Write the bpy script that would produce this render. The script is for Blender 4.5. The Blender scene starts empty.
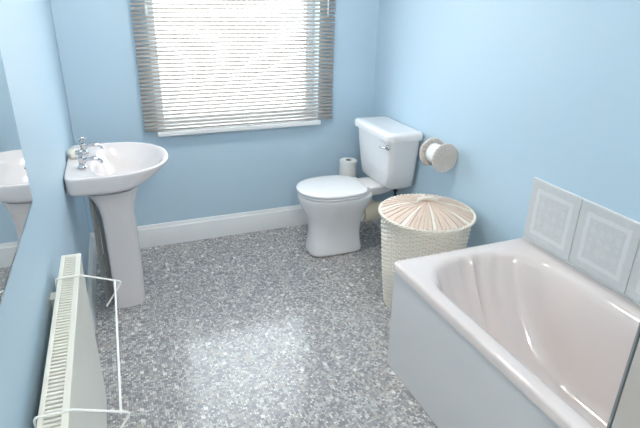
import bpy, bmesh, math, random
from mathutils import Vector, Matrix
random.seed(7)
PI = math.pi
scene = bpy.context.scene
COL = scene.collection

# ------------------------------------------------------------------ camera
W = 1.9125                      # room width at the back wall
AW = 0.0156                     # the left wall runs a little out of square
F_PX, YAW, PITCH, ROLL = 522.41, 0.3900, 0.4082, 0.0206
cam_d = bpy.data.cameras.new('camera'); cam = bpy.data.objects.new('camera', cam_d); COL.objects.link(cam)
cam_d.sensor_width = 36.0; cam_d.lens = F_PX * 36.0 / 640.0; cam_d.clip_start = 0.02
fw = Vector((math.sin(YAW)*math.cos(PITCH), math.cos(YAW)*math.cos(PITCH), -math.sin(PITCH)))
rt = Vector((math.cos(YAW), -math.sin(YAW), 0)); up = rt.cross(fw)
r2 = rt*math.cos(ROLL) + up*math.sin(ROLL); u2 = -rt*math.sin(ROLL) + up*math.cos(ROLL)
M = Matrix((r2, u2, -fw)).transposed().to_4x4(); M.translation = Vector((0.2095, -3.2209, 1.5606))
cam.matrix_world = M
scene.camera = cam

# ------------------------------------------------------------------ world, lights, exposure
world = bpy.data.worlds.new('overcast_sky'); scene.world = world; world.use_nodes = True
bg = world.node_tree.nodes['Background']
bg.inputs['Color'].default_value = (0.86, 0.94, 1.0, 1); bg.inputs['Strength'].default_value = 5.0
pl = bpy.data.lights.new('window_portal', 'AREA'); pl.shape = 'RECTANGLE'; pl.size = 1.04; pl.size_y = 1.22
pl.cycles.is_portal = True
po = bpy.data.objects.new('window_portal', pl); COL.objects.link(po); po.location = (0.985, 0.17, 1.35); po.rotation_euler = (-PI/2, 0, 0)
CEILING_FILL_POWER = 42.0          # emission of the added ceiling lamp's opal glass
DOOR_FILL_POWER = 70.0     # and of the added fill lamp over the door
scene.view_settings.view_transform = 'Standard'; scene.view_settings.look = 'None'
scene.view_settings.gamma = 1.0; scene.view_settings.use_curve_mapping = False
scene.view_settings.exposure = 0.93
scene.cycles.use_denoising = True
scene.cycles.max_bounces = 12; scene.cycles.diffuse_bounces = 6; scene.cycles.transparent_max_bounces = 12
scene.cycles.sample_clamp_indirect = 10.0

# ------------------------------------------------------------------ materials
def srgb(r, g, b):
    f = lambda c: (c/255/12.92) if c/255 <= 0.04045 else ((c/255+0.055)/1.055)**2.4
    return (f(r), f(g), f(b), 1)
class NT:
    def __init__(s, name):
        s.m = bpy.data.materials.new(name); s.m.use_nodes = True; s.t = s.m.node_tree
        s.b = s.t.nodes['Principled BSDF']
    def n(s, typ, **kw):
        nd = s.t.nodes.new(typ)
        for k, v in kw.items(): setattr(nd, k, v)
        return nd
    def put(s, sock, v):
        if hasattr(v, 'links'): s.t.links.new(v, sock)
        else: sock.default_value = v
    def math(s, op, a, b=0.0, c=0.0):
        nd = s.n('ShaderNodeMath', operation=op)
        s.put(nd.inputs[0], a); s.put(nd.inputs[1], b); s.put(nd.inputs[2], c)
        return nd.outputs[0]
    def mix(s, f, a, b):
        nd = s.n('ShaderNodeMix', data_type='RGBA'); s.put(nd.inputs[0], f); s.put(nd.inputs[6], a); s.put(nd.inputs[7], b)
        return nd.outputs[2]
    def coord(s, which='Object', scale=(1, 1, 1)):
        c = s.n('ShaderNodeTexCoord'); mp = s.n('ShaderNodeMapping'); mp.inputs['Scale'].default_value = scale
        s.t.links.new(c.outputs[which], mp.inputs[0]); return mp.outputs[0]
    def noise(s, vec, scale, detail=3.0, rough=0.5):
        nd = s.n('ShaderNodeTexNoise'); s.put(nd.inputs['Vector'], vec); nd.inputs['Scale'].default_value = scale
        nd.inputs['Detail'].default_value = detail; nd.inputs['Roughness'].default_value = rough; return nd.outputs[0]
    def ramp(s, f, stops, interp='LINEAR'):
        nd = s.n('ShaderNodeValToRGB'); nd.color_ramp.interpolation = interp; el = nd.color_ramp.elements
        while len(el) < len(stops): el.new(0.5)
        for e, (p, c) in zip(el, stops): e.position = p; e.color = c
        s.put(nd.inputs[0], f); return nd.outputs[0]
    def bump(s, h, strength, dist):
        nd = s.n('ShaderNodeBump'); nd.inputs['Strength'].default_value = strength; nd.inputs['Distance'].default_value = dist
        s.put(nd.inputs['Height'], h); s.t.links.new(nd.outputs[0], s.b.inputs['Normal'])
def plain(name, c1, c2=None, rough=0.5, scale=8.0, metal=0.0, bump=0.0, bscale=60.0, coat=0.0, spec=0.5, which='Object'):
    k = NT(name); v = k.coord(which)
    k.put(k.b.inputs['Base Color'], k.mix(k.noise(v, scale), c1, c2 or c1))
    k.b.inputs['Roughness'].default_value = rough; k.b.inputs['Metallic'].default_value = metal
    k.b.inputs['Coat Weight'].default_value = coat; k.b.inputs['Coat Roughness'].default_value = 0.05
    k.b.inputs['Specular IOR Level'].default_value = spec
    if bump: k.bump(k.noise(v, bscale, 4), bump, 0.002)
    return k.m
MT = {}
MT['wall'] = plain('blue_wall_paint', srgb(186, 209, 225), srgb(182, 206, 222), 0.42, 1.5, bump=0.08, bscale=180)
MT['ceiling'] = plain('white_ceiling_paint', srgb(238, 238, 236), srgb(230, 231, 230), 0.7, 2, bump=0.1, bscale=120)
MT['gloss'] = plain('white_gloss_paint', srgb(232, 233, 233), srgb(224, 226, 228), 0.28, 4)
MT['porcelain'] = plain('white_porcelain', srgb(232, 231, 232), srgb(228, 227, 229), 0.07, 3, coat=0.6)
MT['basin'] = plain('basin_porcelain', srgb(230, 223, 222), srgb(226, 219, 219), 0.13, 3, coat=0.25)
MT['seat'] = plain('white_seat_plastic', srgb(240, 240, 242), srgb(236, 236, 239), 0.15, 3)
MT['bath'] = plain('pale_pink_acrylic', srgb(227, 216, 213), srgb(224, 213, 210), 0.09, 3, coat=0.5)
MT['panel'] = plain('bath_panel_acrylic', srgb(222, 220, 220), srgb(218, 217, 218), 0.22, 3)
MT['chrome'] = plain('chrome', (0.62, 0.62, 0.64, 1), (0.56, 0.56, 0.59, 1), 0.10, 20, metal=1.0)
MT['slat'] = None
MT['frame'] = plain('white_window_frame', srgb(236, 238, 240), srgb(230, 233, 236), 0.3, 5)
MT['rad'] = plain('cream_radiator_paint', srgb(226, 224, 214), srgb(220, 217, 206), 0.35, 5)
MT['wire'] = plain('white_coated_wire', srgb(240, 240, 236), srgb(232, 231, 225), 0.35, 30)
MT['pipe'] = plain('grey_pipe', srgb(168, 168, 164), srgb(150, 150, 148), 0.35, 30)
MT['plasticpipe'] = plain('cream_pipe_plastic', srgb(226, 216, 196), srgb(216, 204, 182), 0.4, 12)
MT['dark'] = plain('dark_rubber', srgb(50, 48, 46), srgb(38, 36, 35), 0.6, 20)
MT['paper'] = plain('toilet_paper', srgb(240, 239, 236), srgb(230, 229, 226), 0.9, 40, bump=0.3, bscale=300)
MT['card'] = plain('grey_cardboard', srgb(128, 110, 96), srgb(108, 92, 80), 0.9, 30)
MT['wicker'] = plain('whitewashed_wicker', srgb(244, 238, 228), srgb(232, 222, 208), 0.55, 45)
MT['wicker_tan'] = plain('tan_wicker', srgb(229, 209, 194), srgb(215, 192, 176), 0.55, 60)
MT['wicker_inner'] = plain('basket_lining', srgb(196, 180, 156), srgb(176, 158, 134), 0.8, 30)
MT['disc'] = plain('pale_wicker_disc', srgb(226, 219, 212), srgb(206, 196, 188), 0.6, 60)
MT['soap'] = plain('cream_soap', srgb(238, 232, 216), srgb(230, 222, 204), 0.35, 20)
MT['door'] = plain('white_door_paint', srgb(230, 231, 230), srgb(224, 226, 226), 0.35, 3)
MT['grout'] = plain('white_grout', srgb(226, 228, 228), srgb(214, 217, 218), 0.8, 80)
MT['seal'] = plain('grey_seal', srgb(140, 143, 146), srgb(128, 131, 134), 0.4, 40)
MT['cord'] = plain('white_cord', srgb(226, 226, 224), srgb(214, 214, 212), 0.8, 80)
def mk_slat():
    k = NT('white_blind_slat'); v = k.coord()
    k.put(k.b.inputs['Base Color'], k.mix(k.noise(v, 10), srgb(166, 160, 154), srgb(158, 152, 146)))
    k.b.inputs['Roughness'].default_value = 0.3
    return k.m
MT['slat'] = mk_slat()
def mk_glass(name, tint, rough=0.0, facing=0.08):
    k = NT(name); t = k.t
    tr = k.n('ShaderNodeBsdfTransparent'); tr.inputs[0].default_value = tint
    gl = k.n('ShaderNodeBsdfGlossy'); gl.inputs['Roughness'].default_value = rough
    lw = k.n('ShaderNodeLayerWeight'); lw.inputs['Blend'].default_value = 0.5      # Schlick reflectance of a thin pane
    fr = k.n('ShaderNodeMath', operation='MULTIPLY_ADD'); fr.inputs[1].default_value = 0.9; fr.inputs[2].default_value = 0.045
    t.links.new(k.math('POWER', lw.outputs['Facing'], 5.0), fr.inputs[0])
    mx = k.n('ShaderNodeMixShader')
    t.links.new(fr.outputs[0], mx.inputs[0]); t.links.new(tr.outputs[0], mx.inputs[1]); t.links.new(gl.outputs[0], mx.inputs[2])
    t.links.new(mx.outputs[0], t.nodes['Material Output'].inputs['Surface'])
    return k.m
MT['glass'] = mk_glass('window_glass', (0.97, 0.985, 0.98, 1))
MT['screen'] = mk_glass('shower_glass', (0.90, 0.935, 0.925, 1))
def mk_mirror():
    k = NT('mirror_silver'); k.b.inputs['Base Color'].default_value = (0.86, 0.90, 0.90, 1)
    k.b.inputs['Metallic'].default_value = 1; k.b.inputs['Roughness'].default_value = 0.015
    return k.m
MT['mirror'] = mk_mirror()
def mk_floor():
    k = NT('mosaic_vinyl'); c = k.n('ShaderNodeTexCoord'); sp = k.n('ShaderNodeSeparateXYZ'); k.t.links.new(c.outputs['Object'], sp.inputs[0])
    S = 0.0092
    x = k.math('DIVIDE', sp.outputs[0], S); y = k.math('DIVIDE', sp.outputs[1], S*1.12)
    # rows of chips, every row shifted by its own amount
    rowid = k.math('FLOOR', x)
    wn0 = k.n('ShaderNodeTexWhiteNoise', noise_dimensions='1D'); k.put(wn0.inputs['W'], rowid)
    yy = k.math('ADD', y, k.math('MULTIPLY', wn0.outputs[0], 0.6))
    def cell(xx, yv, seed):
        cm = k.n('ShaderNodeCombineXYZ'); k.put(cm.inputs[0], k.math('FLOOR', xx)); k.put(cm.inputs[1], k.math('FLOOR', yv)); cm.inputs[2].default_value = seed
        w = k.n('ShaderNodeTexWhiteNoise', noise_dimensions='3D'); k.t.links.new(cm.outputs[0], w.inputs['Vector']); return w.outputs[0]
    big = cell(k.math('DIVIDE', x, 2.0), k.math('DIVIDE', yy, 2.0), 3.0)
    small = cell(x, yy, 11.0)
    pick = k.math('GREATER_THAN', cell(k.math('DIVIDE', x, 2.0), k.math('DIVIDE', yy, 2.0), 7.0), 0.80)
    val = k.math('ADD', k.math('MULTIPLY', big, pick), k.math('MULTIPLY', small, k.math('SUBTRACT', 1.0, pick)))
    stops = [(0.0, srgb(140, 139, 142)), (0.16, srgb(158, 157, 159)), (0.34, srgb(171, 170, 170)), (0.50, srgb(184, 176, 169)),
             (0.64, srgb(192, 191, 191)), (0.80, srgb(208, 206, 204)), (0.94, srgb(228, 226, 223))]
    colr = k.ramp(val, stops, 'CONSTANT')
    def edge(a, w):
        f = k.math('FRACT', a); d = k.math('MINIMUM', f, k.math('SUBTRACT', 1.0, f)); return k.math('LESS_THAN', d, w)
    g1 = k.math('MAXIMUM', edge(x, 0.09), edge(yy, 0.08))
    g2 = k.math('MAXIMUM', edge(k.math('DIVIDE', x, 2.0), 0.05), edge(k.math('DIVIDE', yy, 2.0), 0.045))
    g = k.math('ADD', k.math('MULTIPLY', g2, pick), k.math('MULTIPLY', g1, k.math('SUBTRACT', 1.0, pick)))
    base = k.mix(k.math('MULTIPLY', g, 0.75), colr, srgb(128, 127, 130))
    blot = k.noise(c.outputs['Object'], 3.0, 2)
    base = k.mix(k.math('MULTIPLY', blot, 0.18), base, srgb(120, 120, 126))
    k.put(k.b.inputs['Base Color'], base)
    k.b.inputs['Roughness'].default_value = 0.155
    k.b.inputs['Specular IOR Level'].default_value = 0.45
    k.bump(k.math('SUBTRACT', 1.0, g), 0.12, 0.0006)
    return k.m
MT['floor'] = mk_floor()
TW, TH = 0.2706, 0.286
def mk_tile():
    k = NT('grey_patterned_tile'); c = k.n('ShaderNodeTexCoord'); sp = k.n('ShaderNodeSeparateXYZ'); k.t.links.new(c.outputs['Object'], sp.inputs[0])
    ay = k.math('DIVIDE', k.math('ABSOLUTE', sp.outputs[1]), TW/2); az = k.math('DIVIDE', k.math('ABSOLUTE', sp.outputs[2]), TH/2)
    wob = k.math('MULTIPLY', k.math('SUBTRACT', k.noise(c.outputs['Object'], 30, 3), 0.5), 0.10)
    d = k.math('ADD', k.math('MAXIMUM', ay, az), wob)
    mot = k.noise(c.outputs['Object'], 34, 5, 0.65)
    fine = k.noise(c.outputs['Object'], 110, 3)
    grey = k.mix(mot, srgb(192, 195, 197), srgb(210, 212, 213))
    # a paler square band, and a paler leafy cross inside it
    band = k.math('MULTIPLY', k.math('GREATER_THAN', d, 0.60), k.math('LESS_THAN', d, 0.74))
    s1 = k.math('SINE', k.math('MULTIPLY', k.math('ADD', ay, az), 11.0)); s2 = k.math('SINE', k.math('MULTIPLY', k.math('SUBTRACT', ay, az), 9.0))
    leaf = k.math('MULTIPLY', k.math('GREATER_THAN', k.math('MULTIPLY', s1, s2), 0.15), k.math('LESS_THAN', d, 0.52))
    leaf = k.math('MULTIPLY', leaf, k.math('GREATER_THAN', fine, 0.42))
    col = k.mix(k.math('MULTIPLY', band, 0.5), grey, srgb(226, 227, 228))
    col = k.mix(k.math('MULTIPLY', leaf, 0.22), col, srgb(226, 227, 228))
    k.put(k.b.inputs['Base Color'], col); k.b.inputs['Roughness'].default_value = 0.22
    k.bump(k.math('ADD', band, leaf), 0.25, 0.0012)
    return k.m
MT['tile'] = mk_tile()
def mk_opal(name, power):
    k = NT(name); k.b.inputs['Base Color'].default_value = (0.9, 0.88, 0.84, 1)
    k.b.inputs['Emission Color'].default_value = (1.0, 0.93, 0.85, 1); k.b.inputs['Emission Strength'].default_value = power
    k.b.inputs['Roughness'].default_value = 0.3
    return k.m
MT['opal'] = mk_opal('ceiling_fill_glass', CEILING_FILL_POWER); MT['opal_door_fill'] = mk_opal('door_fill_glass', DOOR_FILL_POWER)  # glowing shades of the two added lamps

# ------------------------------------------------------------------ mesh helpers
class MB:
    def __init__(s): s.v = []; s.f = []; s.mi = []; s.cur = 0
    def add(s, vs, fs):
        o = len(s.v); s.v += [tuple(p) for p in vs]; s.f += [[i+o for i in f] for f in fs]; s.mi += [s.cur]*len(fs); return s
    def box(s, x0, x1, y0, y1, z0, z1):
        v = [(x0,y0,z0),(x1,y0,z0),(x1,y1,z0),(x0,y1,z0),(x0,y0,z1),(x1,y0,z1),(x1,y1,z1),(x0,y1,z1)]
        return s.add(v, [[0,3,2,1],[4,5,6,7],[0,1,5,4],[1,2,6,5],[2,3,7,6],[3,0,4,7]])
    def loft(s, rings, c0=True, c1=True, closed=True):
        n = len(rings[0]); v = [p for r in rings for p in r]; f = []
        for a in range(len(rings)-1):
            for i in range(n if closed else n-1):
                j = (i+1) % n; f.append([a*n+i, a*n+j, (a+1)*n+j, (a+1)*n+i])
        if c0: f.append(list(range(n))[::-1])
        if c1: f.append([(len(rings)-1)*n+i for i in range(n)])
        return s.add(v, f)
    def tube(s, path, r, n=10, closed=False, caps=True):
        path = [Vector(p) for p in path]; m = len(path); rs = r if isinstance(r, (list, tuple)) else [r]*m
        rings = []; prev = None
        for i in range(m):
            a = path[(i-1) % m] if (closed or i > 0) else path[i]; b = path[(i+1) % m] if (closed or i < m-1) else path[i]
            t = (b-a).normalized()
            if prev is None:
                ref = Vector((0, 0, 1)) if abs(t.z) < 0.9 else Vector((1, 0, 0)); q = t.cross(ref).normalized()
            else: q = (prev - t*prev.dot(t)).normalized()
            prev = q; w = t.cross(q)
            rings.append([path[i] + (q*math.cos(2*PI*k/n) + w*math.sin(2*PI*k/n))*rs[i] for k in range(n)])
        if closed: rings.append(rings[0]); return s.loft(rings, False, False)
        return s.loft(rings, caps, caps)
    def lathe(s, prof, n=32, c=(0, 0, 0), axis='z', c0=True, c1=True):
        rings = []
        for r, h in prof:
            rg = []
            for k in range(n):
                a, b = r*math.cos(2*PI*k/n), r*math.sin(2*PI*k/n)
                p = {'z': (a, b, h), 'x': (h, a, b), 'y': (b, h, a)}[axis]
                rg.append((p[0]+c[0], p[1]+c[1], p[2]+c[2]))
            rings.append(rg)
        return s.loft(rings, c0, c1)
    def build(s, name, mat, parent=None, smooth=True, angle=40, bevel=0.0, subsurf=0, mats=None):
        me = bpy.data.meshes.new(name); me.from_pydata(s.v, [], s.f)
        bm = bmesh.new(); bm.from_mesh(me); bmesh.ops.recalc_face_normals(bm, faces=bm.faces); bm.to_mesh(me); bm.free()
        for mm in (mats or [mat]): me.materials.append(MT[mm] if isinstance(mm, str) else mm)
        if mats:
            for p, i in zip(me.polygons, s.mi): p.material_index = i
        if smooth:
            me.polygons.foreach_set('use_smooth', [True]*len(me.polygons))
            if not subsurf: me.set_sharp_from_angle(angle=math.radians(angle))
        o = bpy.data.objects.new(name, me); COL.objects.link(o)
        if parent: o.parent = parent
        if bevel:
            b = o.modifiers.new('edge', 'BEVEL'); b.width = bevel; b.segments = 3; b.limit_method = 'ANGLE'; b.angle_limit = math.radians(50)
        if subsurf:
            b = o.modifiers.new('smooth', 'SUBSURF'); b.levels = subsurf; b.render_levels = subsurf
        return o
def D(u0, u1, hw, uc, z, nf=2.3, nb=4.0, n=48, hb=None):
    """closed outline: round towards u1, squarish towards u0"""
    pts = []
    for k in range(n):
        t = 2*PI*k/n; c, s_ = math.cos(t), math.sin(t); e = nf if c > 0 else nb
        A = (u1-uc) if c > 0 else (uc-u0)
        pts.append((uc + math.copysign(A*abs(c)**(2/e), c), math.copysign(hw*abs(s_)**(2/e), s_), z))
    return pts
def rrect(x0, x1, y0, y1, r, z, nx=6, ny=6, nc=6):
    pts = []
    cs = [(x1-r, y1-r, 0), (x0+r, y1-r, 90), (x0+r, y0+r, 180), (x1-r, y0+r, 270)]
    for i, (cx, cy, a0) in enumerate(cs):
        for k in range(nc+1):
            a = math.radians(a0 + 90*k/nc); pts.append((cx+r*math.cos(a), cy+r*math.sin(a), z))
        p = Vector(pts[-1]); q = cs[(i+1) % 4]; a = math.radians(q[2]); e = Vector((q[0]+r*math.cos(a), q[1]+r*math.sin(a), z))
        m = nx if i in (0, 2) else ny
        for k in range(1, m): pts.append(tuple(p.lerp(e, k/m)))
    return pts
def thing(name, label, cat, loc=(0, 0, 0), rz=0.0, group=None):
    o = bpy.data.objects.new(name, None); COL.objects.link(o); o.location = loc; o.rotation_euler = (0, 0, rz)
    o.empty_display_size = 0.1; return tag(o, label, cat, group)
def tag(o, label, cat, group=None):
    o['label'] = label; o['category'] = cat
    if group: o['group'] = group
    return o
def struct(o, label=None, cat=None):
    o['kind'] = 'structure'
    if label: o['label'] = label
    if cat: o['category'] = cat
    return o
def dup(o, parent=None, loc=None):
    c = o.copy(); COL.objects.link(c)
    if parent: c.parent = parent
    if loc is not None: c.location = loc
    return c
def LW(v, u=0.0, z=0.0): return (AW*v + u, v, z)      # a point on (or u off) the left wall
RZL = -AW

# ------------------------------------------------------------------ the room
Y0, H = -3.62, 2.40
YB, HB = -1.561, 0.525            # far end and height of the bath
struct(MB().box(-0.25, W+0.15, Y0-0.15, 0.15, -0.05, 0).build('floor', 'floor', smooth=False), 'grey mosaic-patterned vinyl floor of the bathroom', 'floor')
struct(MB().box(-0.25, W+0.15, Y0-0.15, 0.15, H, H+0.05).build('ceiling', 'ceiling', smooth=False), 'flat white ceiling above the bathroom', 'ceiling')
m = MB(); xw = lambda y: AW*y
m.add([(-0.25,0.15,0),(xw(0.15),0.15,0),(xw(Y0-.15),Y0-.15,0),(-0.25,Y0-.15,0),(-0.25,0.15,H),(xw(0.15),0.15,H),(xw(Y0-.15),Y0-.15,H),(-0.25,Y0-.15,H)],
      [[0,1,2,3],[4,7,6,5],[0,4,5,1],[1,5,6,2],[2,6,7,3],[3,7,4,0]])
struct(m.build('wall_left', 'wall', smooth=False), 'pale blue painted wall that carries the mirror, radiator and basin', 'wall')
wr = struct(MB().box(W, W+0.15, Y0-0.15, 0.15, 0, H).build('wall_right', 'wall', smooth=False), 'pale blue painted wall behind the toilet and bath', 'wall')
WX0, WX1, WZ0, WZ1 = 0.470, 1.503, 0.727, 1.97
m = MB().box(xw(0.1), WX0, 0, 0.15, 0, H).box(WX1, W, 0, 0.15, 0, H).box(WX0, WX1, 0, 0.15, 0, WZ0).box(WX0, WX1, 0, 0.15, WZ1, H)
struct(m.build('wall_back', 'wall', smooth=False), 'pale blue painted wall with the window', 'wall')
DX0, DX1, DH = 0.12, 0.90, 2.02
m = MB().box(xw(Y0), DX0, Y0-0.15, Y0, 0, H).box(DX1, W, Y0-0.15, Y0, 0, H).box(DX0, DX1, Y0-0.15, Y0, DH, H)
struct(m.build('wall_front', 'wall', smooth=False), 'pale blue painted wall with the door', 'wall')
def skirting(name, L, label):
    prof = [(0, 0), (0.020, 0), (0.020, 0.105), (0.017, 0.113), (0.017, 0.122), (0.010, 0.131), (0.008, 0.141), (0.004, 0.149), (0, 0.149)]
    o = MB().loft([[(x, -d, z) for d, z in prof] for x in (0, L)]).build(name, 'gloss', angle=25)
    return struct(o, label, 'baseboard')
skirting('baseboard_back', W, 'white moulded skirting board under the window')
b = skirting('baseboard_left', abs(Y0)-0.02, 'white moulded skirting board behind the radiator'); b.location = LW(Y0, 0); b.rotation_euler = (0, 0, PI/2-AW)
b = skirting('baseboard_right', abs(YB)-0.022, 'white moulded skirting board behind the toilet'); b.location = (W, -0.021, 0); b.rotation_euler = (0, 0, -PI/2)
# window
wn = bpy.data.objects.new('window_1', None); COL.objects.link(wn); struct(wn, 'white framed window shining behind the venetian blind', 'window')
m = MB(); fy0, fy1, ft = 0.10, 0.149, 0.052
m.box(WX0, WX0+ft, fy0, fy1, WZ0+0.03, WZ1).box(WX1-ft, WX1, fy0, fy1, WZ0+0.03, WZ1)
m.box(WX0+ft, WX1-ft, fy0, fy1, WZ0+0.03, WZ0+0.03+ft).box(WX0+ft, WX1-ft, fy0, fy1, WZ1-ft, WZ1)
m.build('window_frame', 'frame', wn, bevel=0.004)
MB().box(WX0+ft-0.004, WX1-ft+0.004, 0.122, 0.128, WZ0+0.03+ft-0.004, WZ1-ft+0.004).build('pane', 'glass', wn, smooth=False)
h = MB().box(0.96, 1.01, 0.088, 0.1, WZ0+0.045, WZ0+0.068).tube([(0.985, 0.092, WZ0+0.057), (0.985, 0.075, WZ0+0.057), (1.07, 0.072, WZ0+0.057)], 0.006).build('window_handle', 'frame', wn)
MB().box(WX0-0.010, WX1+0.0, -0.058, -0.001, WZ0, WZ0+0.030).box(WX0, WX1, -0.001, fy0+0.01, WZ0, WZ0+0.030).build('window_sill', 'gloss', wn, bevel=0.007)
# door behind the camera
dr = bpy.data.objects.new('door_1', None); COL.objects.link(dr); struct(dr, 'white four-panel bathroom door', 'door')
MB().box(DX0+0.03, DX1-0.03, Y0-0.075, Y0-0.035, 0.008, DH-0.03).build('door_leaf', 'door', dr, bevel=0.003)
for (a, b_) in ((0.20, 0.47), (0.55, 0.82)):
    for (c, d) in ((0.22, 0.92), (1.08, 1.86)):
        MB().loft([rrect(a, b_, c, d, 0.004, 0), rrect(a+0.012, b_-0.012, c+0.012, d-0.012, 0.004, 0.008), rrect(a+0.05, b_-0.05, c+0.05, d-0.05, 0.004, 0.008)]).build('door_panel', 'door', dr)
        o = dr.children[-1]; o.rotation_euler = (PI/2, 0, 0); o.location = (0, Y0-0.036, 0)
MB().box(DX0, DX0+0.03, Y0-0.14, Y0-0.001, 0, DH).box(DX1-0.03, DX1, Y0-0.14, Y0-0.001, 0, DH).box(DX0+0.03, DX1-0.03, Y0-0.14, Y0-0.001, DH-0.03, DH).build('door_frame', 'door', dr)
MB().lathe([(0.001, 0), (0.025, 0), (0.025, 0.008), (0.01, 0.012), (0.01, 0.04), (0.024, 0.05), (0.024, 0.062), (0.001, 0.068)], 20, (0.82, Y0-0.036, 1.0), 'y').build('door_knob', 'chrome', dr)

# wall tiles above the bath: each a piece of the right wall
m = MB().loft([[(W, y, z) for y, z in ((YB+0.002, HB-0.02), (YB+0.002, HB+TH+0.004), (YB-6*TW-0.004, HB+TH+0.004), (YB-6*TW-0.004, HB-0.02))],
               [(W-0.004, y, z) for y, z in ((YB+0.002, HB-0.02), (YB+0.002, HB+TH+0.003), (YB-6*TW-0.004, HB+TH+0.003), (YB-6*TW-0.004, HB-0.02))]])
m.build('grout', 'grout', wr, smooth=False)
def tile_bm():
    a, b_ = TW/2-0.0025, TH/2-0.0025
    rg = lambda x, e: [(x, -a+e, -b_+e), (x, a-e, -b_+e), (x, a-e, b_-e), (x, -a+e, b_-e)]
    return MB().loft([rg(0, 0), rg(-0.0065, 0), rg(-0.008, 0.002)])
t0 = tile_bm().build('tile', 'tile', wr, smooth=False)
for i in range(6):
    t = t0 if i == 0 else dup(t0, wr)
    t.location = (W-0.001, YB-(i+0.5)*TW, HB+0.004+TH/2)
# ledge that closes the gap between bath and door wall
struct(MB().box(W-0.69, W, Y0, YB-1.702, 0, HB+0.02).build('trim_1', 'panel', bevel=0.004), 'white boxed ledge closing off the end of the bath', 'trim')

# ------------------------------------------------------------------ venetian blind
vb = thing('venetian_blind', 'pale grey venetian blind hanging over the bright window', 'blind', (0, -0.032, 0))
BX0, BX1 = 0.392, 1.592; PITCHZ = 0.0226; BZ0 = 0.775; NS = 55
def slat_bm():
    rg = []
    for x in (BX0, BX1):
        up_, dn = [], []
        for k in range(7):
            q = -1 + k/3.0; yy = q*0.0125; zz = 0.0022*(1-q*q)
            up_.append((x, yy, zz)); dn.append((x, yy, zz-0.0005))
        rg.append(up_ + dn[::-1])
    return MB().loft(rg)
SL_TILT = math.radians(30)
s0 = slat_bm().build('slat', 'slat', vb, angle=80)
for i in range(NS):
    s_ = s0 if i == 0 else dup(s0, vb)
    s_.location = (random.uniform(-0.0012, 0.0012), 0, BZ0+0.012+i*PITCHZ); s_.rotation_euler = (SL_TILT + random.uniform(-0.008, 0.008), 0, 0)
MB().box(BX0, BX1, -0.013, 0.013, BZ0-0.013, BZ0-0.003).build('bottom_rail', 'slat', vb, bevel=0.003)
MB().box(BX0-0.004, BX1+0.004, -0.03, 0.030, BZ0+0.012+NS*PITCHZ-0.006, BZ0+0.012+NS*PITCHZ+0.03).build('head_rail', 'slat', vb, bevel=0.002)
ZT = BZ0+0.012+NS*PITCHZ
for x in (BX0+0.115, 0.99, BX1-0.115):
    lad = MB()
    for yy in (-0.0138, 0.0138): lad.tube([(x, yy, BZ0-0.005), (x, yy, ZT)], 0.0008, 5)
    lad.build('ladder_cord', 'cord', vb)
MB().tube([(BX1-0.06, -0.034, ZT), (BX1-0.06, -0.036, 1.40)], 0.004, 6).build('tilt_wand', 'cord', vb)
MB().tube([(BX0+0.075, -0.028, ZT), (BX0+0.075, -0.03, 1.46)], 0.0012, 6).lathe([(0.002, 1.46), (0.006, 1.45), (0.008, 1.415), (0.004, 1.41)], 10, (BX0+0.075, -0.03, 0)).build('pull_cord', 'cord', vb)

# ------------------------------------------------------------------ bath
X0 = W-0.69
bt = thing('bathtub', 'pale pink built-in bath with a fluted sloping end', 'bathtub')
yb0 = YB-1.70
NX, NY, NC = 60, 30, 12
def ring(z, x0, x1, y0, y1, r, fl=0.0):
    pts = rrect(x0, x1, y0, y1, r, z, NX, NY, NC); out = []
    for (x, y, zz) in pts:
        if fl and y > y1-r*1.02:
            s_ = (x-x0)/(x1-x0)
            k = min(1, (y-(y1-r))/(r*0.75)) if y < y1 else 1
            y += fl*max(0, k)*(abs(math.sin(PI*(7*s_+0.5)))-0.35)
        out.append((x, y, zz))
    return out
ix0, ix1, iy0, iy1 = X0+0.066, W-0.088, yb0+0.13, YB-0.082
rings = [ring(0.489, X0+0.010, W-0.010, yb0+0.010, YB-0.010, 0.012), ring(0.487, X0, W-0.009, yb0, YB, 0.018), ring(0.514, X0, W-0.009, yb0, YB, 0.018),
         ring(0.522, X0+0.003, W-0.010, yb0+0.003, YB-0.003, 0.018), ring(0.525, X0+0.010, W-0.012, yb0+0.010, YB-0.010, 0.018),
         ring(0.524, ix0-0.022, ix1+0.022, iy0-0.022, iy1+0.024, 0.22, 0.000), ring(0.520, ix0-0.008, ix1+0.008, iy0-0.008, iy1+0.008, 0.21, 0.010),
         ring(0.509, ix0+0.002, ix1-0.002, iy0+0.002, iy1-0.006, 0.205, 0.018), ring(0.485, ix0+0.010, ix1-0.010, iy0+0.010, iy1-0.018, 0.20, 0.020),
         ring(0.42, ix0+0.022, ix1-0.022, iy0+0.022, iy1-0.050, 0.195, 0.018), ring(0.32, ix0+0.034, ix1-0.034, iy0+0.036, iy1-0.115, 0.185, 0.012),
         ring(0.22, ix0+0.047, ix1-0.047, iy0+0.05, iy1-0.20, 0.175, 0.004), ring(0.16, ix0+0.062, ix1-0.062, iy0+0.066, iy1-0.265, 0.16, 0.0),
         ring(0.125, ix0+0.09, ix1-0.09, iy0+0.095, iy1-0.32, 0.13, 0.0), ring(0.112, ix0+0.13, ix1-0.13, iy0+0.15, iy1-0.40, 0.09, 0.0)]
MB().loft(rings, False, True).build('tub', 'bath', bt, angle=60)
MB().box(X0+0.010, X0+0.026, yb0+0.002, YB-0.006, 0.0, 0.489).build('side_panel', 'panel', bt, bevel=0.004)
MB().box(X0+0.027, W-0.021, YB-0.022, YB-0.008, 0.0, 0.489).build('end_panel', 'panel', bt, bevel=0.003)
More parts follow.
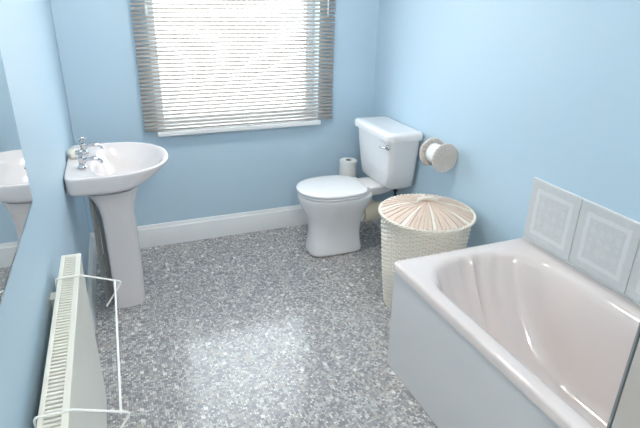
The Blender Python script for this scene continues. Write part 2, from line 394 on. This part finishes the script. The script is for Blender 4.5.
MB().lathe([(0.001, 0.1125), (0.032, 0.1125), (0.034, 0.1135), (0.030, 0.116), (0.012, 0.115), (0.001, 0.115)], 24, (W-0.355, iy0+0.22, 0)).build('plug_waste', 'chrome', bt)
for dx in (-0.09, 0.09):
    tp = MB().lathe([(0.001, 0.5245), (0.024, 0.5245), (0.024, 0.53), (0.015, 0.535), (0.015, 0.60), (0.010, 0.605), (0.010, 0.62), (0.026, 0.625), (0.026, 0.645), (0.001, 0.652)], 20, (W-0.355+dx, yb0+0.055, 0))
    tp.tube([(W-0.355+dx, yb0+0.055, 0.575), (W-0.355+dx, yb0+0.11, 0.578), (W-0.355+dx, yb0+0.155, 0.570), (W-0.355+dx, yb0+0.165, 0.548)], [0.012, 0.012, 0.011, 0.010], 12)
    tp.build('tap', 'chrome', bt)
# shower screen
sc = thing('shower_screen', 'clear glass shower screen standing on the bath edge', 'shower screen')
MB().box(X0+0.027, X0+0.033, -3.255, -2.592, HB+0.012, 1.93).build('glass_panel', 'screen', sc, smooth=False)
MB().box(X0+0.0262, X0+0.0338, -2.592, -2.586, HB+0.004, 1.93).build('edge_seal', 'seal', sc, smooth=False)
MB().box(X0+0.026, X0+0.034, -3.255, -2.592, HB+0.0005, HB+0.012).build('bottom_seal', 'seal', sc, smooth=False)
MB().box(X0+0.018, X0+0.042, -3.262, -3.240, HB+0.0205, 1.94).build('wall_profile', 'chrome', sc, bevel=0.003)

# ------------------------------------------------------------------ toilet (local +x points out of the wall)
TY = -0.44
tl = thing('toilet', 'white close-coupled toilet with closed lid', 'toilet', (W, TY, 0), PI)
pan = MB().loft([D(.290,.645,.104,.52,0,3.2,6), D(.290,.645,.104,.52,.012,3.2,6), D(.294,.642,.101,.52,.05,3.0,6), D(.298,.637,.096,.52,.085,2.9,5),
                 D(.301,.631,.090,.52,.13,2.7,5), D(.299,.629,.092,.51,.18,2.5,5), D(.290,.638,.108,.50,.235,2.3,4), D(.270,.662,.136,.49,.29,2.3,3.2),
                 D(.245,.692,.163,.48,.345,2.2,3.2), D(.235,.702,.175,.48,.385,2.2,3.2), D(.236,.703,.176,.48,.398,2.2,3.2), D(.245,.694,.168,.48,.404,2.2,3.2),
                 D(.290,.650,.13,.48,.403,2.2,3)])
pan.loft([rrect(.16,.30,-.05,.05,.03,.35), rrect(.08,.33,-.075,.075,.05,.385), rrect(.04,.33,-.092,.092,.05,.41), rrect(.034,.325,-.10,.10,.05,.43), rrect(.04,.32,-.095,.095,.05,.438)])
pan.tube([(.46,0,.19),(.36,0,.215),(.30,0,.23),(.262,0,.232)], [.085,.078,.066,.060], 20)
pan.build('pan', 'porcelain', tl, angle=50, subsurf=1)
MB().loft([D(.292,.699,.180,.49,.406,2.15,3.5), D(.288,.703,.183,.49,.410,2.15,3.5), D(.288,.703,.183,.49,.418,2.15,3.5), D(.292,.699,.180,.49,.422,2.15,3.5)]).build('seat', 'seat', tl, subsurf=1)
MB().loft([D(.288,.703,.183,.49,.4235,2.15,3.5), D(.282,.708,.187,.49,.428,2.15,3.5), D(.282,.708,.187,.49,.438,2.15,3.5), D(.290,.700,.181,.49,.444,2.15,3.5),
           D(.33,.66,.145,.49,.448,2.15,3), D(.42,.56,.05,.49,.450,2.15,2.5)]).build('seat_lid', 'seat', tl, subsurf=1)
for v in (-.075, .075):
    MB().lathe([(.001, v-.02), (.010, v-.02), (.011, v-.017), (.011, v+.017), (.010, v+.02), (.001, v+.02)], 16, (.282, 0, .432), 'y').build('seat_hinge', 'seat', tl)
cst = MB().loft([rrect(.020,.187,-.182,.182,.035,.440), rrect(.012,.197,-.192,.192,.038,.452), rrect(.010,.208,-.208,.208,.038,.56), rrect(.010,.218,-.220,.220,.038,.66), rrect(.010,.224,-.227,.227,.038,.745)])
cst.build('cistern', 'porcelain', tl, angle=50)
MB().loft([rrect(.004,.230,-.232,.232,.03,.7455), rrect(.002,.240,-.243,.243,.035,.750), rrect(.002,.242,-.245,.245,.035,.780), rrect(.003,.239,-.242,.242,.035,.790), rrect(.010,.230,-.232,.232,.035,.797),
           rrect(.030,.200,-.20,.20,.035,.799)]).build('cistern_lid', 'porcelain', tl, angle=60)
lv = MB().lathe([(.001,.213),(.017,.213),(.017,.223),(.013,.228),(.001,.230)], 20, (0,.192,.712), 'x')
lv.tube([(.224,.192,.712),(.242,.192,.712)], .0065, 10).tube([(.240,.200,.713),(.243,.178,.710),(.244,.152,.706),(.243,.138,.704)], [.0065,.007,.0075,.005], 10)
lv.build('flush_lever', 'chrome', tl)
wp = MB().lathe([(.060,.0),(.055,.004),(.052,.02),(.052,.17),(.064,.175),(.066,.20),(.066,.262),(.062,.268),(.04,.268)], 24, (0,0,.232), 'x'); wp.build('waste_pipe', 'plasticpipe', tl)
MB().tube([(.10,.12,.445),(.10,.12,.30),(.10,.125,.24),(.07,.13,.20),(.004,.13,.20)], .008, 10).lathe([(.014,.40),(.014,.43)],12,(.10,.12,0)).build('supply_pipe', 'dark', tl)

# spare rolls stacked in the corner behind the toilet
def roll_mesh(name, r, rc, hgt):
    pr = [(rc, 0), (r-0.004, 0), (r, 0.004), (r, hgt-0.004), (r-0.004, hgt), (rc, hgt)]
    return MB().lathe(pr, 36, c0=False, c1=False), MB().lathe([(rc, 0.002), (rc-0.0015, 0.002), (rc-0.0015, hgt-0.002), (rc, hgt-0.002)], 24, c0=False, c1=False)
names = ['bottom of the four stacked', 'second from the floor of the four stacked', 'third from the floor of the four stacked']
for i in range(4):
    lab = 'white toilet roll standing on end behind the seat, topmost of its stack' if i == 3 else 'white toilet roll hidden behind the toilet, %s' % names[i]
    t = thing('toilet_roll', lab, 'toilet roll', (1.697, -0.097, i*0.1195), 0.4*i, 'spare toilet rolls stacked behind the toilet')
    a, b_ = roll_mesh('x', 0.060, 0.021, 0.119); a.build('paper', 'paper', t); b_.build('cardboard_core', 'card', t)

# ------------------------------------------------------------------ wicker toilet paper holder on the right wall
hd = thing('paper_holder', 'pale wicker toilet paper holder with two round ends on the blue wall', 'paper holder', (W, 0, 0))
def disc_bm(R):
    m = MB(); n = 30
    for k in range(n):      # radiating reeds, flat strips standing on edge of a disc in the xz plane
        a0, a1 = 2*PI*(k+0.06)/n, 2*PI*(k+0.94)/n; th = 0.0045 if k % 2 else 0.0032
        v = []
        for yy in (-th, th):
            for (rr, aa) in ((0.003, a0), (R-0.004, a0), (R-0.004, a1), (0.003, a1)): v.append((rr*math.cos(aa), yy, rr*math.sin(aa)))
        m.add(v, [[0,1,2,3],[4,7,6,5],[0,4,5,1],[1,5,6,2],[2,6,7,3],[3,7,4,0]])
    for rr in (0.018, 0.034, 0.05):
        pts = [(rr*math.cos(2*PI*k/60), 0.0055*(1 if k % 4 < 2 else -1), rr*math.sin(2*PI*k/60)) for k in range(60)]
        m.tube(pts, 0.0024, 6, True)
    for ph in (0, PI):      # two strands braided round the rim
        m.tube([((R-0.003+0.0025*math.cos(12*a+ph))*math.cos(a), 0.004*math.sin(12*a+ph), (R-0.003+0.0025*math.cos(12*a+ph))*math.sin(a)) for a in [2*PI*k/96 for k in range(96)]], 0.0042, 6, True)
    return m
d0 = disc_bm(0.077).build('wicker_disc', 'disc', hd); d0.location = (-0.080, -1.000, 0.744)
d1 = dup(d0, hd); d1.location = (-0.080, -0.876, 0.744)
MB().tube([(-0.080, -0.997, 0.744), (-0.080, -0.879, 0.744)], 0.009, 10).build('spindle', 'dark', hd)
MB().box(-0.012, -0.001, -0.997, -0.879, 0.71, 0.78).build('back_plate', 'disc', hd, bevel=0.003)
rl = thing('toilet_roll', 'nearly used up toilet roll on the wicker wall holder', 'toilet roll', (W-0.080, -0.888, 0.744), 0)
a, b_ = roll_mesh('x', 0.052, 0.020, 0.100)
for o in (a.build('paper', 'paper', rl), b_.build('cardboard_core', 'card', rl)): o.rotation_euler = (PI/2, 0, 0)

# ------------------------------------------------------------------ laundry basket
bk = thing('laundry_basket', 'round whitewashed wicker laundry basket between toilet and bath', 'basket', (1.632, -1.175, 0))
RB, RT, BH = 0.172, 0.222, 0.518
rad = lambda z: RB + (RT-RB)*min(1, z/BH)**0.8
NSTK = 44
m = MB()
nrow = 44
for r_ in range(nrow):
    z = 0.016 + r_*(BH-0.03)/(nrow-1); pts = []
    for k in range(NSTK*2):
        a = 2*PI*k/(NSTK*2); d = 0.0062*(0 if k % 2 else (1 if ((k//2+r_) % 2) else -1)); rr = rad(z)+d
        pts.append((rr*math.cos(a), rr*math.sin(a), z + random.uniform(-0.0008, 0.0008)))
    # flattened strand: a ring of rectangular section
    rings = []
    for (x, y, zz) in pts:
        v = Vector((x, y, 0)).normalized(); h_ = 0.0052
        rings.append([(x-v.x*.0026, y-v.y*.0026, zz-h_), (x+v.x*.0026, y+v.y*.0026, zz-h_*.7), (x+v.x*.0026, y+v.y*.0026, zz+h_*.7), (x-v.x*.0026, y-v.y*.0026, zz+h_)])
    rings.append(rings[0]); m.loft(rings, False, False)
o = m.build('weave', 'wicker', bk, angle=60); o['kind'] = 'stuff'
m = MB()
for k in range(NSTK):
    a = 2*PI*k/NSTK
    m.tube([(rad(z)*math.cos(a), rad(z)*math.sin(a), z) for z in (0.002, 0.13, 0.26, 0.39, BH)], 0.0042, 5)
o = m.build('upright_stakes', 'wicker', bk); o['kind'] = 'stuff'
m = MB().lathe([(0.001, 0.004), (RB-0.012, 0.004), (rad(.15)-0.012, .15), (rad(.3)-0.012, .3), (RT-0.012, BH-0.01), (RT-0.016, BH-0.01), (rad(.3)-0.016, .3), (RB-0.016, 0.01), (0.001, 0.01)], 40)
m.build('inner_wall', 'wicker_inner', bk)
m = MB()
for z, R_, q in ((BH-0.006, RT+0.003, 30), (0.008, RB+0.003, 26)):
    for ph in (0, PI):
        m.tube([((R_+0.004*math.cos(q*a+ph))*math.cos(a), (R_+0.004*math.cos(q*a+ph))*math.sin(a), z+0.005*math.sin(q*a+ph)) for a in [2*PI*k/200 for k in range(200)]], 0.0052, 6, True)
o = m.build('braided_rim', 'wicker', bk); o['kind'] = 'stuff'
# lid
RL = 0.237
lid = bpy.data.objects.new('lid', None); COL.objects.link(lid); lid.parent = bk; lid.location = (0, 0, BH+0.012); lid['label'] = 'round wicker lid of tan radiating reeds'
zl = lambda r: 0.056*(1-(r/RL)**2)
m = MB(); n = 64
for k in range(n):
    w = 0.47 if k % 2 else 0.40; hz = 0.0 if k % 2 else 0.0028
    m.cur = 0 if (k % 16) not in (5, 12) else 1
    a = 2*PI*k/n; v = []
    for dz in (-0.003, 0.003):
        for rr in (0.010, 0.08, 0.15, RL-0.008):
            for s_ in (-1, 1):
                aa = a + s_*w*2*PI/n; v.append((rr*math.cos(aa), rr*math.sin(aa), zl(rr)+dz+hz))
    f = []
    for q in range(3): f += [[2*q, 2*q+1, 2*q+3, 2*q+2], [8+2*q, 8+2*q+2, 8+2*q+3, 8+2*q+1], [2*q, 2*q+2, 8+2*q+2, 8+2*q], [2*q+1, 8+2*q+1, 8+2*q+3, 2*q+3]]
    f += [[0, 8, 9, 1], [6, 7, 15, 14]]
    m.add(v, f)
o = m.build('radiating_reeds', 'wicker_tan', lid, smooth=False, mats=['wicker_tan', 'wicker']); o['kind'] = 'stuff'
m = MB().lathe([(0.001, -0.005), (RL-0.01, -0.007), (RL-0.01, -0.004), (0.15, zl(.15)-.006), (0.08, zl(.08)-.006), (0.001, 0.048)], 40); m.build('lid_backing', 'wicker_inner', lid)
m = MB()
for ph in (0, PI):
    m.tube([((RL-0.002+0.0042*math.cos(34*a+ph))*math.cos(a), (RL-0.002+0.0042*math.cos(34*a+ph))*math.sin(a), 0.0055*math.sin(34*a+ph)) for a in [2*PI*k/220 for k in range(220)]], 0.0056, 6, True)
m.build('lid_rim', 'wicker', lid)
MB().tube([(-0.046, 0.016, 0.050), (-0.042, 0.015, 0.068), (-0.020, 0.007, 0.077), (0.020, -0.007, 0.077), (0.042, -0.015, 0.068), (0.046, -0.016, 0.050)], 0.0085, 10).build('lid_handle', 'wicker', lid)

# ------------------------------------------------------------------ basin on its pedestal (local +x points out of the left wall)
BY, BZ = -0.600, 0.790
bs = thing('pedestal_basin', 'white pedestal wash basin with chrome taps under the blue wall', 'basin', LW(BY, 0.001), RZL)
q = lambda u0, u1, hw, z, uc=.17, nf=2.25, nb=5.0: D(u0, u1, hw, uc, BZ+z, nf, nb, 64)
bowl = [q(.05,.29,.10,-.140,.15,2.2,3.5), q(.02,.312,.18,-.118,.15,2.3,6), q(.003,.345,.248,-.092,.16,2.3,9), q(.001,.378,.270,-.076,.17,2.25,11), q(.001,.418,.277,-.054,.17,2.25,11), q(.001,.450,.282,-.024,.17,2.25,11), q(.001,.463,.2840,-.008,.17,2.25,11),
        q(.003,.463,.2835,-.001,.17,2.25,11), q(.008,.458,.279,.002,.17,2.25,10), q(.030,.446,.266,.001,.18,2.25,7), q(.095,.436,.252,-.005,.22,2.3,2.8), q(.110,.428,.242,-.014,.23,2.3,2.6), q(.122,.412,.226,-.040,.24,2.2,2.5),
        q(.140,.375,.195,-.075,.25,2.2,2.4), q(.170,.335,.140,-.108,.25,2.1,2.2), q(.205,.295,.070,-.122,.25,2,2), q(.230,.270,.022,-.125,.25,2,2)]
MB().loft(bowl).build('bowl', 'basin', bs, subsurf=1)
pd = [D(.118,.272,.092,.17,0,2.6,7,48), D(.118,.272,.092,.17,.02,2.6,7,48), D(.118,.274,.088,.17,.10,2.5,7,48), D(.118,.276,.085,.17,.25,2.4,7,48), D(.118,.274,.086,.17,.42,2.4,7,48),
      D(.115,.274,.092,.17,.52,2.4,6,48), D(.105,.284,.105,.17,.575,2.3,5,48), D(.085,.300,.125,.17,.62,2.3,5,48), D(.06,.31,.145,.17,.655,2.3,5,48)]
MB().loft(pd).build('pedestal', 'basin', bs, angle=60)
MB().lathe([(.001, BZ-.1245), (.020, BZ-.1245), (.022, BZ-.122), (.018, BZ-.119), (.001, BZ-.120)], 20, (.25, 0, 0)).build('plug_waste', 'chrome', bs)
MB().lathe([(.001, 0), (.009, 0), (.011, .003), (.001, .004)], 16, (.1265, 0, BZ-.045), 'x').build('overflow', 'chrome', bs)
for v in (.115, -.125):
    c = (.075, v, BZ)
    tp = MB().lathe([(.001,.001),(.023,.001),(.023,.006),(.016,.010),(.0135,.016),(.0135,.042),(.016,.045),(.016,.050),(.010,.054),(.008,.068),(.001,.068)], 20, c)
    tp.tube([(.075,v,BZ+.030),(.105,v,BZ+.040),(.135,v,BZ+.040),(.155,v,BZ+.031),(.160,v,BZ+.018)], [.011,.0105,.010,.0095,.009], 14)
    t = tp.build('tap', 'chrome', bs)
    hm = MB()
    for k in range(4):
        a = PI/4 + k*PI/2; hm.tube([(.075,v,BZ+.073),(.075+.024*math.cos(a), v+.024*math.sin(a), BZ+.073)], [.0055,.007], 10)
    hm.lathe([(.010,.064),(.011,.069),(.011,.078),(.006,.084),(.001,.085)], 16, c); hm.build('tap_handle', 'chrome', t)
for v, u in ((-.035, .080), (.005, .088)):
    MB().tube([(u, v, BZ-.135), (u, v, .45), (u-.004, v+.004, .2), (u, v+.006, .001)], .008, 10).build('supply_pipe', 'pipe', bs)
MB().tube([(.112, .03, .64), (.112, .03, .001)], .016, 12).build('waste_pipe', 'pipe', bs)
m = MB().loft([rrect(-.035,.035,-.021,.021,.018,0), rrect(-.038,.038,-.024,.024,.020,.006), rrect(-.038,.038,-.024,.024,.020,.026), rrect(-.032,.032,-.018,.018,.016,.034)])
so = tag(m.build('soap_bar', 'soap', angle=60), 'small cream bar of soap against the wall between the basin taps', 'soap'); so.location = LW(-0.545, 0.034, BZ+0.0045); so.rotation_euler = (0, 0, PI/2+.15)

# ------------------------------------------------------------------ mirror
mi = thing('mirror', 'frameless rectangular mirror on the blue wall', 'mirror', LW(-1.662, 0.0005, 0.995), RZL)
def mrect(x, e): return [(x, -1.35+e, e), (x, -e, e), (x, -e, 1.0-e), (x, -1.35+e, 1.0-e)]
MB().loft([mrect(0.0, 0), mrect(0.003, 0), mrect(0.0055, 0.012)]).build('mirror_glass', 'mirror', mi, smooth=False)

# ------------------------------------------------------------------ radiator
RY1, RLEN, RZ0, RZ1 = -1.530, 1.0, 0.150, 0.752
ra = thing('radiator', 'cream panel radiator with a slotted top grille below the mirror', 'radiator', LW(RY1, 0, 0), RZL)
ub, uf = 0.030, 0.086
def panel_prof(u0, u1):      # vertically ribbed steel panel, ribs along the length
    n = 60; outer = []
    for k in range(n+1):
        y = -RLEN + RLEN*k/n; outer.append((u1, y))
    return outer
m = MB().box(uf-.012, uf, -RLEN, 0, RZ0, RZ1-.006); m.build('front_panel', 'rad', ra, bevel=.005)
MB().box(ub, ub+.010, -RLEN, 0, RZ0, RZ1-.006).build('back_panel', 'rad', ra, bevel=.004)
for v in (-.012, -RLEN+.010): MB().box(ub+.011, uf-.013, v, v+.002, RZ0+.02, RZ1-.008).build('end_cover', 'rad', ra, smooth=False)
m = MB()
for k in range(38):
    y = -.03 - k*(RLEN-.06)/37
    m.box(ub+.012, uf-.014, y-.0015, y+.0015, RZ0+.03, RZ1-.03)
m.build('convector_fins', 'rad', ra, smooth=False)
m = MB().box(ub-.001, ub+.010, -RLEN-.002, .002, RZ1-.006, RZ1).box(uf-.013, uf+.002, -RLEN-.002, .002, RZ1-.006, RZ1).box(ub+.010, uf-.013, -.014, .002, RZ1-.006, RZ1).box(ub+.010, uf-.013, -RLEN-.002, -RLEN+.014, RZ1-.006, RZ1)
m.build('top_grille_frame', 'rad', ra, bevel=.0015)
g0 = MB().box(ub+.0102, uf-.0132, -.0035, .0035, -.005, 0).build('grille_bar', 'rad', ra, smooth=False)
NB = 72
for k in range(NB):
    g = g0 if k == 0 else dup(g0, ra)
    g.location = (0, -.020 - k*(RLEN-.040)/(NB-1), RZ1-.0008)
for v in (-.16, -RLEN+.16):
    MB().box(.001, ub-.001, v-.02, v+.02, RZ0+.06, RZ1-.05).build('wall_bracket', 'rad', ra, smooth=False)
MB().tube([(.058, -.03, RZ0+.01), (.058, -.03, .001)], .0075, 10).lathe([(.013, .085), (.015, .09), (.015, .125), (.013, .148)], 14, (.058, -.03, 0)).build('valve_pipe', 'wire', ra)

# ------------------------------------------------------------------ wire towel airer hooked over the radiator
aw = thing('towel_airer', 'white wire towel airer hooked over the radiator', 'towel rail', LW(RY1, 0, 0), RZL)
zt = RZ1+.0065
for v in (-.165, -.742):
    MB().tube([(ub-.006, v, zt-.045), (ub-.006, v, zt-.006), (ub-.003, v, zt), (ub+.01, v, zt), (uf+.008, v, zt), (.196, v, zt-.040), (.200, v, zt-.044), (.197, v-.001, zt-.052), (.150, v-.002, zt-.120)], .0028, 8).build('arm', 'wire', aw)
MB().tube([(.184, -.162, zt-.037), (.184, -.745, zt-.037)], .0028, 8).build('rail_bar', 'wire', aw)

# ------------------------------------------------------------------ ceiling lamp, an unseen fixture added to light the room
cl = thing('added_ceiling_lamp', 'round opal ceiling lamp added to light the bathroom from above', 'lamp', (0.80, -1.05, 0))
MB().lathe([(.001, H-.001), (.15, H-.001), (.152, H-.008), (.150, H-.022), (.001, H-.022)], 40).build('fill_lamp_base', 'gloss', cl)
MB().lathe([(.140, H-.0225), (.138, H-.040), (.120, H-.066), (.085, H-.085), (.04, H-.094), (.001, H-.096)], 40, c0=True, c1=True).build('fill_lamp_shade', 'opal', cl)
# added bulkhead lamp behind the camera: frontal fill in place of the flash
wl = thing('added_door_lamp', 'oval opal fill lamp added on the wall over the door', 'lamp', (0.51, Y0, 2.16))
wl_r = lambda y, a, b_: [(a*math.cos(2*PI*k/40), y, b_*math.sin(2*PI*k/40)) for k in range(40)]
MB().loft([wl_r(0.001, .16, .10), wl_r(0.020, .16, .10), wl_r(0.026, .152, .092)]).build('fill_lamp_base', 'gloss', wl)
MB().loft([wl_r(0.0265, .145, .086), wl_r(0.055, .138, .080), wl_r(0.078, .112, .062), wl_r(0.090, .06, .032), wl_r(0.093, .01, .006)]).build('fill_lamp_shade', 'opal_door_fill', wl)
